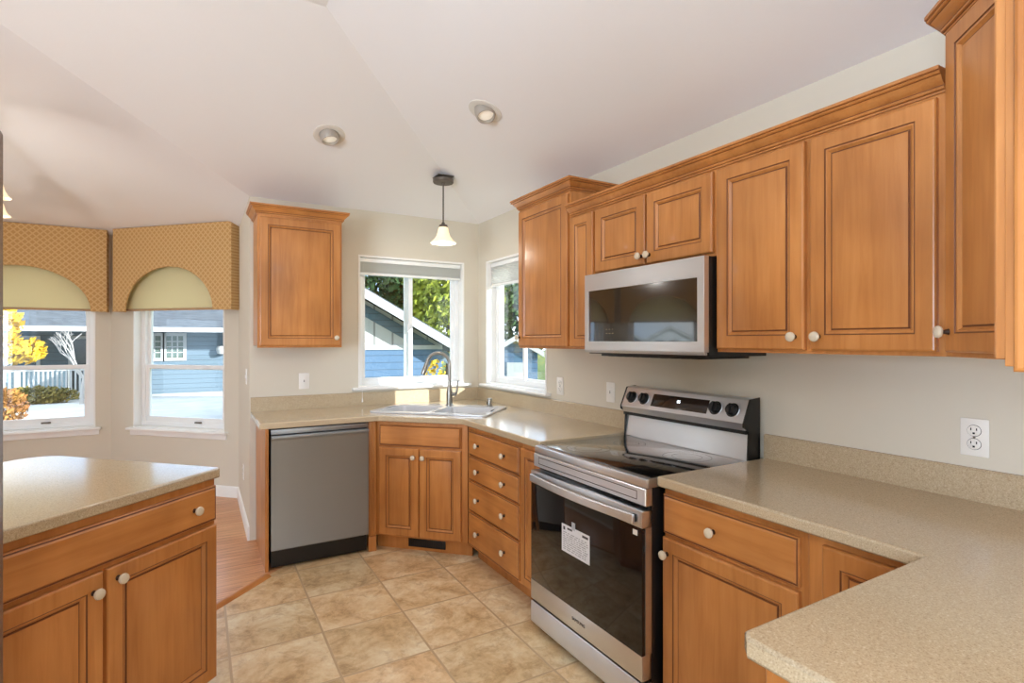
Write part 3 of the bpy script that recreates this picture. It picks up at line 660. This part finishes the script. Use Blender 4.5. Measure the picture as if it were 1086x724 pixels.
# outlets ------------------------------------------------------------
def outlet(label, loc, rot, kind='duplex', group='wall plates'):
    t = thing('outlet' if kind != 'switch' else 'light_switch', label, 'outlet' if kind != 'switch' else 'light switch', loc, rot, group)
    m = MB(PLATE); m.box(-.037, -.006, -.059, .037, -.0003, .059, bev=.003); m.build('plate', t)
    if kind == 'duplex':
        for z in (-.021, .021):
            m = MB(PLATE, HOLE); M = Matrix.Translation((0, -.0055, z)) @ Matrix.Rotation(PI/2, 4, 'X'); m.lathe([(0.0172, 0), (.0172, .003), (.0155, .004), (0, .004)], 20, M=M)
            m.box(-.0085, -.0102, z+.001, -.0058, -.0093, z+.009, 1); m.box(.0058, -.0102, z+.001, .0085, -.0093, z+.0085, 1); m.box(-.0028, -.0102, z-.0105, .0028, -.0093, z-.005, 1); m.lathe([(.0185, .0008), (.0172, .0010)], 20, 1, M=M); m.build('receptacle', t)
        m = MB(NICKEL); m.lathe([(.0035, 0), (.003, .0012), (0, .0014)], 12, M=Matrix.Translation((0, -.006, 0)) @ Matrix.Rotation(PI/2, 4, 'X')); m.build('screw', t)
    elif kind == 'switch':
        m = MB(PLATE); m.box(-.006, -.013, -.013, .006, -.0055, .012, bev=.002); m.build('toggle', t)
    else:
        m = MB(PLATE, HOLE); m.box(-.0165, -.0085, -.033, .0165, -.0055, .033, bev=.001); m.box(-.004, -.0095, -.006, .004, -.0083, -.001, 1); m.box(-.004, -.0095, .003, .004, -.0083, .008, 1); m.build('receptacle', t)
    return t
outlet('white duplex outlet above the counter right of the range', (W, .74, 1.112), R90)
outlet('white duplex outlet just right of the corner window sill', (W, 3.0, 1.112), R90)
outlet('white outlet plate close to the left of the range backguard', (W, 2.481, 1.112), R90, 'decora')
outlet('white outlet plate above the counter over the dishwasher', (.67, B, 1.12), 0, 'decora')
outlet('white switch plate edge-on on the short wall by the bay', (XL, 4.51, 1.15), R90, 'switch')
outlet('white low outlet near the floor on the short wall by the bay', (XL, 4.81, .37), R90)

# shades, valances --------------------------------------------------------
def cell_shade(label, p0, p1, op, drop, cord=False):
    loc, rot = wframe(p0, p1, op[0], op[3]); w = op[1]-op[0]-.026; t = thing('cellular_shade', label, 'window shade', (loc[0], loc[1], loc[2]-.012), rot, 'raised cellular shades')
    x0 = .013
    m = MB(VINYL); m.box(x0+.002, .032, -.034, x0+w-.002, .072, -.001, bev=.003); m.build('headrail', t)
    n = 11; za, zb = -.034, -drop+.02; f, b = [], []
    for i in range(2*n+1):
        z = za+(zb-za)*i/(2*n); f.append((.036+(.006 if i % 2 else 0), z)); b.append((.068-(.006 if i % 2 else 0), z))
    m = MB(CELL); m.prism(f+b[::-1], x0+.004, x0+w-.004, axis='x'); m.build('pleated_cloth', t, angle=10)
    m = MB(VINYL); m.box(x0+.003, .034, -drop, x0+w-.003, .070, -drop+.02, bev=.004); m.build('bottom_rail', t)
    if cord:
        m = MB(WHITE); m.tube([(x0+.03, .03, -.03), (x0+.026, .026, -.5), (x0+.0, -.052, -1.0), (x0-.0, -.055, -1.10)], .0014, 6)
        m.lathe([(0, -1.135), (.006, -1.132), (.005, -1.12), (.002, -1.10), (0, -1.10)], 10, M=Matrix.Translation((x0, -.055, 0))); m.build('pull_cord', t)
cell_shade('grey cellular shade raised at the top of the window over the sink', (XL, B), (W, B), OP1, .135, True)
cell_shade('grey cellular shade raised in the corner window beside the tall cabinet', (W, B), (W, RY), OP2, .20)
def valance(label, p0, p1, u0, u1, uc, rx, label2):
    loc, rot = wframe(p0, p1, u0, 0); w = u1-u0; cx = uc-u0; zt, zb, D = 2.478, 1.697, .125
    t = thing('cornice_valance', label, 'valance', loc, rot, 'gold cornice valances')
    a = [(cx+rx*math.cos(PI*i/32), zb+.402*math.sin(PI*i/32)) for i in range(33)]
    m = MB(FABRIC); m.prism([(0, zb), (cx-rx, zb)] + a[::-1][1:-1] + [(cx+rx, zb), (w, zb), (w, zt), (0, zt)], -D, -D+.02, axis='y')
    # split the concave face into clean pieces
    m.build('front_panel', t, bevel=.006)
    for x in (0, w-.018):
        m = MB(FABRIC); m.box(x, -D+.02, zb, x+.018, -.002, zt); m.build('side_return', t)
    m = MB(FABRIC); m.box(.018, -D+.02, 2.42, w-.018, -.002, 2.438); m.build('top_board', t)
    s = thing('roller_shade', label2, 'window shade', loc, rot, 'cream shades behind the valances')
    m = MB(CREAM); n = 10; pr = [(-.03-.018*math.sin(PI*i/n), 1.722+(2.36-1.722)*i/n) for i in range(n+1)]
    m.prism(pr + [(y+.004, z) for y, z in pr[::-1]], .05, w-.05, axis='x'); m.build('cloth', s)
    m = MB(mat('tan_rail', (176, 142, 104), .6)); m.box(.05, -.04, 1.704, w-.05, -.022, 1.724, bev=.003); m.build('bottom_rail', s)
    m = MB(WHITE); m.tube([(.04, -.03, 2.375), (w-.04, -.03, 2.375)], .02, 14); m.build('roller', s)
valance('gold lattice fabric valance with arched cutout, over the angled bay window nearest the kitchen', C12, (XL, YN), .172, 1.52, .818, .50, 'cream shade filling the valance arch nearest the kitchen cabinets')
valance('gold lattice fabric valance at the left edge, over the middle bay window', C5, C12, .02, 1.322, .670, .526, 'cream shade filling the valance arch at the left edge of the view')
valance('gold lattice fabric valance on the far bay wall, outside the frame', CL, C5, -.03, 1.318, .69, .50, 'cream shade in the valance arch on the far bay wall')

# lamps ------------------------------------------------------------------
def ceil_frame(n): return Vector(n).to_track_quat('Z', 'Y').to_euler()
def can(label, loc, nrm, tilt):
    t = thing('recessed_light', label, 'ceiling light', loc, tuple(ceil_frame(nrm)), 'eyeball ceiling lights')
    m = MB(CANM); m.lathe([(.06, .004), (.062, -.004), (.085, -.006), (.096, -.003), (.097, .002), (.06, .004)], 36); m.build('trim_ring', t)
    dl = ceil_frame(nrm).to_matrix().inverted() @ Vector(tilt).normalized(); M = Vector((0, 0, -1)).rotation_difference(dl).to_matrix().to_4x4()
    m = MB(EYE); m.lathe([(.059, .02), (.060, .0), (.057, -.025), (.051, -.042), (.046, -.042), (.044, -.022)], 32, M=M); e = m.build('eyeball', t)
    m = MB(LENS); m.lathe([(.044, -.024), (.03, -.03), (0, -.032)], 24, M=M); m.build('lens', e)
    d = bpy.data.lights.new('can_lamp', 'SPOT'); d.energy = 6; d.spot_size = 1.6; d.spot_blend = .6; d.shadow_soft_size = .045; d.color = (.98, .94, .9)
    l = bpy.data.objects.new('can_lamp', d); COL.objects.link(l); l.parent = t; l.location = (0, 0, -.06)
nrm_b = Vector((0, P, 1)).normalized(); nrm_r = Vector((P, 0, 1)).normalized()
can('round eyeball ceiling light on the left slope of the ceiling', (.70, 3.492, 2.7055), nrm_b, (.12, -.30, -1))
can('round eyeball ceiling light on the right slope of the ceiling, above the range', (1.378, 2.68, 2.6995), nrm_r, (-.05, -.42, -1))
px, py = 1.545, 3.676; pz = Z0+P*(W-px)
t = thing('pendant_lamp', 'small bell-shaded pendant lamp hanging on a rod over the sink', 'pendant lamp', (px, py, pz))
m = MB(BRONZE); m.prism([(-.06, -.06), (.06, -.06), (.06, .06), (-.06, .06)], -.026, -.021); m.build('mounting_plate', t)
m = MB(BRONZE); m.lathe([(0, -.026), (.03, -.026), (.03, -.036), (.072, -.037), (.075, -.041), (.075, -.062), (.071, -.067), (.012, -.069), (.009, -.082), (0, -.082)], 32); m.build('canopy', t)
m = MB(BRONZE); m.tube([(0, 0, -.055), (0, 0, -.36)], .0055, 12); m.build('rod', t)
m = MB(BRONZE); m.lathe([(0, -.355), (.010, -.355), (.014, -.368), (.03, -.375), (.033, -.39), (.026, -.397), (0, -.397)], 24); m.build('socket_cup', t)
pr = [(.03, -.388), (.036, -.40), (.042, -.43), (.05, -.455), (.066, -.48), (.084, -.497), (.094, -.508)]
m = MB(SHADE); m.lathe(pr + [(r-.004, z) for r, z in pr[::-1]], 36); m.build('glass_shade', t)
m = MB(SHADE); m.lathe([(0, -.49), (.015, -.485), (.024, -.465), (.02, -.44), (.011, -.42), (.011, -.397), (0, -.397)], 18); m.build('bulb', t)
d = bpy.data.lights.new('pendant_bulb', 'POINT'); d.energy = 1.6; d.shadow_soft_size = .04; d.color = (1, .93, .82); l = bpy.data.objects.new('pendant_bulb', d); COL.objects.link(l); l.parent = t; l.location = (0, 0, -.53)
# dining chandelier, only a sliver in view
cx, cy = -1.375, 4.83; t = thing('chandelier', 'chandelier with white bell shades at the left edge, hanging in the dining bay', 'chandelier', (cx, cy, h))
m = MB(BRONZE); m.lathe([(0, -.002), (.07, -.002), (.07, -.02), (.02, -.035), (0, -.035)], 24); m.tube([(0, 0, -.03), (0, 0, -.56)], .008, 10); m.lathe([(0, -.54), (.03, -.55), (.04, -.60), (.02, -.66), (.03, -.70), (0, -.74)], 20); m.build('stem', t)
for i in range(3):
    a = 2*PI*i/3+math.radians(73); ca, sa = math.cos(a), math.sin(a)
    m = MB(BRONZE); m.tube([(.02*ca, .02*sa, -.64), (.14*ca, .14*sa, -.70), (.30*ca, .30*sa, -.67), (.39*ca, .39*sa, -.60), (.39*ca, .39*sa, -.56)], .006, 8); am = m.build('arm', t)
    m = MB(SHADE); prc = [(.022, -.57), (.034, -.59), (.044, -.63), (.058, -.66), (.078, -.68)]; m.lathe(prc + [(r-.004, z) for r, z in prc[::-1]], 24, M=Matrix.Translation((.39*ca, .39*sa, .0))); m.build('glass_shade', am)
d = bpy.data.lights.new('chandelier_bulbs', 'POINT'); d.energy = 3.2; d.shadow_soft_size = .03; d.color = (.98, .96, .94); l = bpy.data.objects.new('chandelier_bulbs', d); COL.objects.link(l); l.parent = t; l.location = (0, 0, -.82)
# refrigerator, right edge only
FRIDGE = steel('refrigerator_stainless', (150, 134, 122), .36)
t = thing('refrigerator', 'stainless refrigerator seen as a thin vertical strip at the left edge', 'refrigerator', (-.292, 1.244, 0), PI/2)
# local x runs from far to near (world -y)
t.rotation_euler = (0, 0, PI/2); t.location = (-.292, .334, 0)
m = MB(FRIDGE); m.box(0, .06, .02, .91, .74, 1.775, bev=.004); m.build('case', t)
for a, b in ((0, .452), (.458, .91)):
    m = MB(FRIDGE); m.box(a, 0, .62, b, .058, 1.775, bev=.008); dd = m.build('door', t)
    x = b-.05 if a == 0 else a+.05
    m = MB(STEEL); m.tube([(x, 0, .85), (x, -.045, .87), (x, -.045, 1.5), (x, 0, 1.52)], .011, 12); m.build('handle', dd)
m = MB(FRIDGE); m.box(0, 0, .06, .91, .058, .612, bev=.008); dd = m.build('freezer_drawer', t)
m = MB(STEEL); m.tube([(.1, 0, .54), (.12, -.045, .54), (.79, -.045, .54), (.81, 0, .54)], .011, 12); m.build('handle', dd)

# ------------------------------------------------------------------ outdoors
GZ = -.35
m = MB(LAWN); m.prism([(-70, -30), (70, -30), (70, 90), (-70, 90)], GZ-.1, GZ); struct(m.build('ground'), 'lawn around the houses', 'ground')
m = MB(PAVE); m.prism([(-40, -4), (-3.6, -4), (-3.4, 6.9), (.6, 7.4), (.6, 16), (3.2, 17), (3.2, 21.55), (-1.6, 21.5), (-5, 19.8), (-40, 12)], GZ, GZ+.02); struct(m.build('driveway'), 'pale concrete street outside the bay', 'pavement')
def leaves(mb, c, rad, n, s, rnd):
    for _ in range(n):
        while True:
            v = Vector((rnd.uniform(-1, 1), rnd.uniform(-1, 1), rnd.uniform(-1, 1)))
            if .35 < v.length < 1: break
        p = Vector(c)+Vector((v.x*rad[0], v.y*rad[1], v.z*rad[2])); a = Vector((rnd.gauss(0, 1), rnd.gauss(0, 1), rnd.gauss(0, 1))).normalized(); b = a.orthogonal().normalized(); d = a.cross(b)
        r = s*rnd.uniform(.6, 1.3); mb.poly([p-b*r, p+d*r*.55, p+b*r, p-d*r*.55])
def tree(name, label, loc, blobs, m_, n, s, trunk, seed, grp=None, bark=BARK):
    rnd = random.Random(seed); t = thing(name, label, 'tree', loc, 0, grp); mb = MB(m_)
    for c, r in blobs: leaves(mb, c, r, n, s, rnd)
    mb.build('foliage', t); k = MB(bark); k.tube([(0, 0, -.1), (.05, 0, trunk*.5), (0, .03, trunk)], [.16*trunk/3, .12*trunk/3, .06*trunk/3], 9)
    for c, r in blobs: k.tube([(0, 0, trunk*.75), (c[0]*.6, c[1]*.6, (trunk+c[2])/2), c], [.07*trunk/3, .04, .015], 6)
    k.build('trunk', t); return t
tree('evergreen_tree', 'dark green tree behind the blue gable, in the left half of the sink window', (7.7, 24.6, GZ), [((0, 0, 2.6), (1.7, 1.7, 1.6)), ((-.3, 0, 4.2), (1.3, 1.3, 1.2)), ((.7, .2, 3.6), (1.2, 1.3, 1.5))], LGREEN, 900, .2, 3.2, 1)
tree('leafy_tree', 'yellow-green tree behind the blue gable, in the right half of the sink window', (9.0, 20.8, GZ), [((0, 0, 2.6), (1.8, 1.6, 1.7)), ((-.5, 0, 4.4), (1.5, 1.5, 1.3)), ((1.3, .2, 3.9), (1.3, 1.5, 1.6)), ((-.9, -.2, 3.2), (.9, 1.2, 1.2))], LYG, 900, .17, 3.4, 2)
tree('leafy_tree', 'green tree standing behind the small sheds outside the corner window', (15.4, 25.6, GZ), [((0, 0, 2.6), (2, 2, 1.7)), ((.4, 0, 4.6), (1.7, 1.7, 1.4)), ((-1.2, .2, 3.9), (1.3, 1.5, 1.6)), ((1.8, 0, 3.0), (1.3, 1.3, 1.5))], LGREEN, 800, .2, 3.4, 3)
tree('maple_tree', 'bright yellow autumn tree outside the bay at the left edge', (-2.8, 11.4, GZ), [((.02, 0, 1.98), (.34, .4, .42)), ((.3, 0, 1.62), (.34, .3, .2)), ((-.3, 0, 1.5), (.4, .4, .4))], LYEL, 420, .07, 1.5, 4)
def bush(name, label, loc, rad, m_, n, s, seed):
    rnd = random.Random(seed); t = thing(name, label, 'bush', loc); mb = MB(m_); leaves(mb, (0, 0, rad[2]*.9), rad, n, s, rnd); mb.build('foliage', t)
    k = MB(BARK)
    for i in range(5): k.tube([(0, 0, -.05), (rad[0]*.5*math.cos(i*1.3), rad[1]*.5*math.sin(i*1.3), rad[2]*.9)], [.02, .008], 6)
    k.build('stem', t)
bush('shrub', 'russet shrub below the yellow tree outside the bay', (-3.5, 15.0, GZ), (.36, .35, .42), LORG, 800, .06, 5)
bush('hedge', 'low olive hedge in front of the white picket fence', (-4.05, 19.75, GZ), (1.05, .35, .27), LHED, 1800, .06, 6)
bush('shrub', 'small yellow shrub beside the blue siding, low in the sink window', (4.3, 10.6, GZ), (.3, .3, .75), LYEL, 300, .06, 7)
# bare tree
rnd = random.Random(9); t = thing('bare_tree', 'leafless pale-barked tree in front of the porch', 'tree', (-2.85, 19.0, GZ)); m = MB(BIRCH)
def branch(p, d, r, L_, depth):
    e = p+d*L_; m.tube([p, (p+e)/2+Vector((rnd.gauss(0, .02), 0, rnd.gauss(0, .02))), e], [r, r*.8, r*.6], 6)
    if depth:
        for _ in range(3 if depth > 1 else 2): branch(e, (d+Vector((rnd.uniform(-.8, .8), rnd.uniform(-.5, .5), rnd.uniform(-.1, .5)))).normalized(), r*.58, L_*.72, depth-1)
branch(Vector((0, 0, -.05)), Vector((.05, 0, 1)), .06, .78, 4); m.build('trunk', t)
# picket fence
t = thing('picket_fence', 'white picket porch fence across the street', 'fence', (-7.0, 20.32, GZ)); m = MB(EXTW)
for i in range(48): m.box(i*.105, 0, .08, i*.105+.045, .03, .92)
m.build('pickets', t)
m = MB(EXTW); m.box(-.05, -.02, .9, 5.1, .05, .96); m.box(-.05, -.01, .1, 5.1, .04, .16); m.build('rail', t)
for i in range(3): m = MB(EXTW); m.box(i*2.5-.05, -.04, 0, i*2.5+.05, .06, 1.02); m.build('post', t)
# porch house
def hwin(t, x0, z0, x1, z1, y, nx=1, nz=1, g=EXTG):
    m = MB(EXTW); m.prism([(x0-.1, z0-.1), (x1+.1, z0-.1), (x1+.1, z1+.1), (x0-.1, z1+.1)], y-.05, y+.01, [[(x0, z0), (x1, z0), (x1, z1), (x0, z1)]], 'y')
    for i in range(1, nx): xx = x0+(x1-x0)*i/nx; m.box(xx-.02, y-.035, z0, xx+.02, y+.005, z1)
    for i in range(1, nz): zz = z0+(z1-z0)*i/nz; m.box(x0, y-.035, zz-.015, x1, y+.005, zz+.015)
    f = m.build('window', t); m = MB(g); m.box(x0, y-.02, z0, x1, y+.008, z1); m.build('pane', f)
t = thing('neighbor_house', 'slate-blue house with grey roof and porch across the street', 'house', (0, 21, GZ))
m = MB(SLATE); m.box(-8.4, 2.0, 0, -1.6, 6, 2.6); m.build('wall', t)
m = MB(SHING); m.prism([(-.5, 2.12), (-.5, 2.2), (4, 4.4), (6.6, 3.15), (6.6, 3.05), (4, 4.28)], -8.9, 3.6, axis='x'); m.build('roof', t)
m = MB(EXTW); m.box(-8.9, -.58, 2.07, 3.6, -.5, 2.22); m.build('gutter', t)
hwin(t, -5.15, .9, -4.62, 1.85, 2.0); hwin(t, -3.7, .1, -3.15, 1.85, 2.0)
m = MB(EXTW); m.box(-1.75, -.3, 0, -1.62, -.15, 2.16); m.build('porch_post', t)
m = MB(PBLUE); m.box(-1.6, .6, 0, 3.2, 6, 2.3); m.build('garage_wall', t)
hwin(t, -1.5, 1.21, -1.14, 1.95, .6, 2, 4, EXTS); hwin(t, -.98, 1.21, -.5, 1.95, .6, 3, 4, EXTS)
m = MB(EXTW); m.lathe([(0, -.2), (.14, -.16), (.18, 0), (.14, .1), (0, .12)], 14, M=Matrix.Translation((.66, .42, 1.5))); m.build('porch_lamp', t)
# blue gable house behind the sink window
t = thing('gable_house', 'blue house with cream gable and white barge board outside the sink window', 'house', (0, 12, GZ))
zf = lambda x: 2.45-.5467*(x-3.05)-GZ     # underside of the barge
m = MB(BATTEN); m.prism([(.7, 1.66), (5.0, 1.66), (5.0, zf(5.0)-.05), (1.6, zf(1.6)-.05), (.7, 1.66)], 0, 3, axis='y'); m.build('gable', t)
m = MB(BLUE); m.box(.7, -.03, 0, 5.0, 3, 1.6); m.build('wall', t)
m = MB(EXTW); m.box(.7, -.06, 1.58, 5.0, .0, 1.68); m.build('trim_band', t)
m = MB(SHING); m.prism([(5.35, zf(5.35)-.02), (5.35, zf(5.35)+.1), (1.6, zf(1.6)+.1), (.45, zf(2.9)+.1), (.45, zf(2.9)-.02), (1.6, zf(1.6)-.02)], -.55, 3.4, axis='y'); m.build('roof', t)
m = MB(EXTW); m.prism([(5.36, zf(5.36)-.14), (5.36, zf(5.36)+.06), (1.6, zf(1.6)+.06), (.44, zf(2.9)+.06), (.44, zf(2.9)-.14), (1.6, zf(1.6)-.14)], -.6, -.55, axis='y'); m.build('barge_board', t)
m = MB(SLATE); m.prism([(5.2, zf(5.2)-.42), (5.2, zf(5.2)-.14), (1.6, zf(1.6)-.14), (1.6, zf(1.6)-.42)], -.02, 0.02, axis='y'); m.build('frieze', t)
# sheds outside the corner window
def shed(label, x, y, w, hh, col):
    t = thing('garden_shed', label, 'shed', (x, y, GZ), math.radians(-30), 'blue garden sheds'); m = MB(col); m.prism([(0, 0), (w, 0), (w, hh), (w/2, hh+w*.28), (0, hh)], 0, 3, axis='y'); m.build('wall', t)
    m = MB(EXTW); z = .1; m.prism([(-.2, hh-.12), (w/2, hh+w*.28-.0), (w+.2, hh-.12), (w+.2, hh+.04), (w/2, hh+w*.28+.16), (-.2, hh+.04)], -.15, 3.1, axis='y'); m.build('roof', t)
    m = MB(EXTW); m.prism([(w*.3, 0), (w*.7, 0), (w*.7, hh*.8), (w*.3, hh*.8)], -.03, .0, axis='y'); m.build('door', t)
shed('blue shed with white roof edge seen left of the corner window mullion', 7.6, 14.2, 1.3, 1.42, BLUE)
shed('blue shed with white roof edge seen right of the corner window mullion', 10.4, 12.8, 1.5, 1.28, SLATE)
# houses beyond the far bay window, mirrored in the microwave door
def house(label, x, y, rz, w, hh, wallm, D=4.5):
    t = thing('gable_house', label, 'house', (x, y, GZ), rz); m = MB(wallm); m.prism([(0, 0), (w, 0), (w, hh), (w/2, hh+w*.27), (0, hh)], 0, D, axis='y'); m.build('wall', t)
    z = lambda xx: hh+(w/2-abs(xx-w/2))*.54
    m = MB(SHING); m.prism([(-.5, z(-.5)+.02), (w/2, z(w/2)+.02), (w+.5, z(w+.5)+.02), (w+.5, z(w+.5)+.2), (w/2, z(w/2)+.2), (-.5, z(-.5)+.2)], -.4, D+.4, axis='y'); m.build('roof', t)
    m = MB(EXTW); m.prism([(-.55, z(-.55)-.15), (w/2, z(w/2)-.15), (w+.55, z(w+.55)-.15), (w+.55, z(w+.55)+.15), (w/2, z(w/2)+.15), (-.55, z(-.55)+.15)], -.5, -.4, axis='y'); m.build('barge_board', t)
    hwin(t, w*.3, .8, w*.3+1.0, 1.9, 0); hwin(t, w*.62, .8, w*.62+1.0, 1.9, 0)
house('white gabled house mirrored at the right in the microwave door', -43.0, 41.0, math.radians(48), 4.6, 2.1, PALE)
house('grey gabled house mirrored at the middle of the microwave door', -44.5, 50.0, math.radians(44), 6.0, 1.9, SLATE)
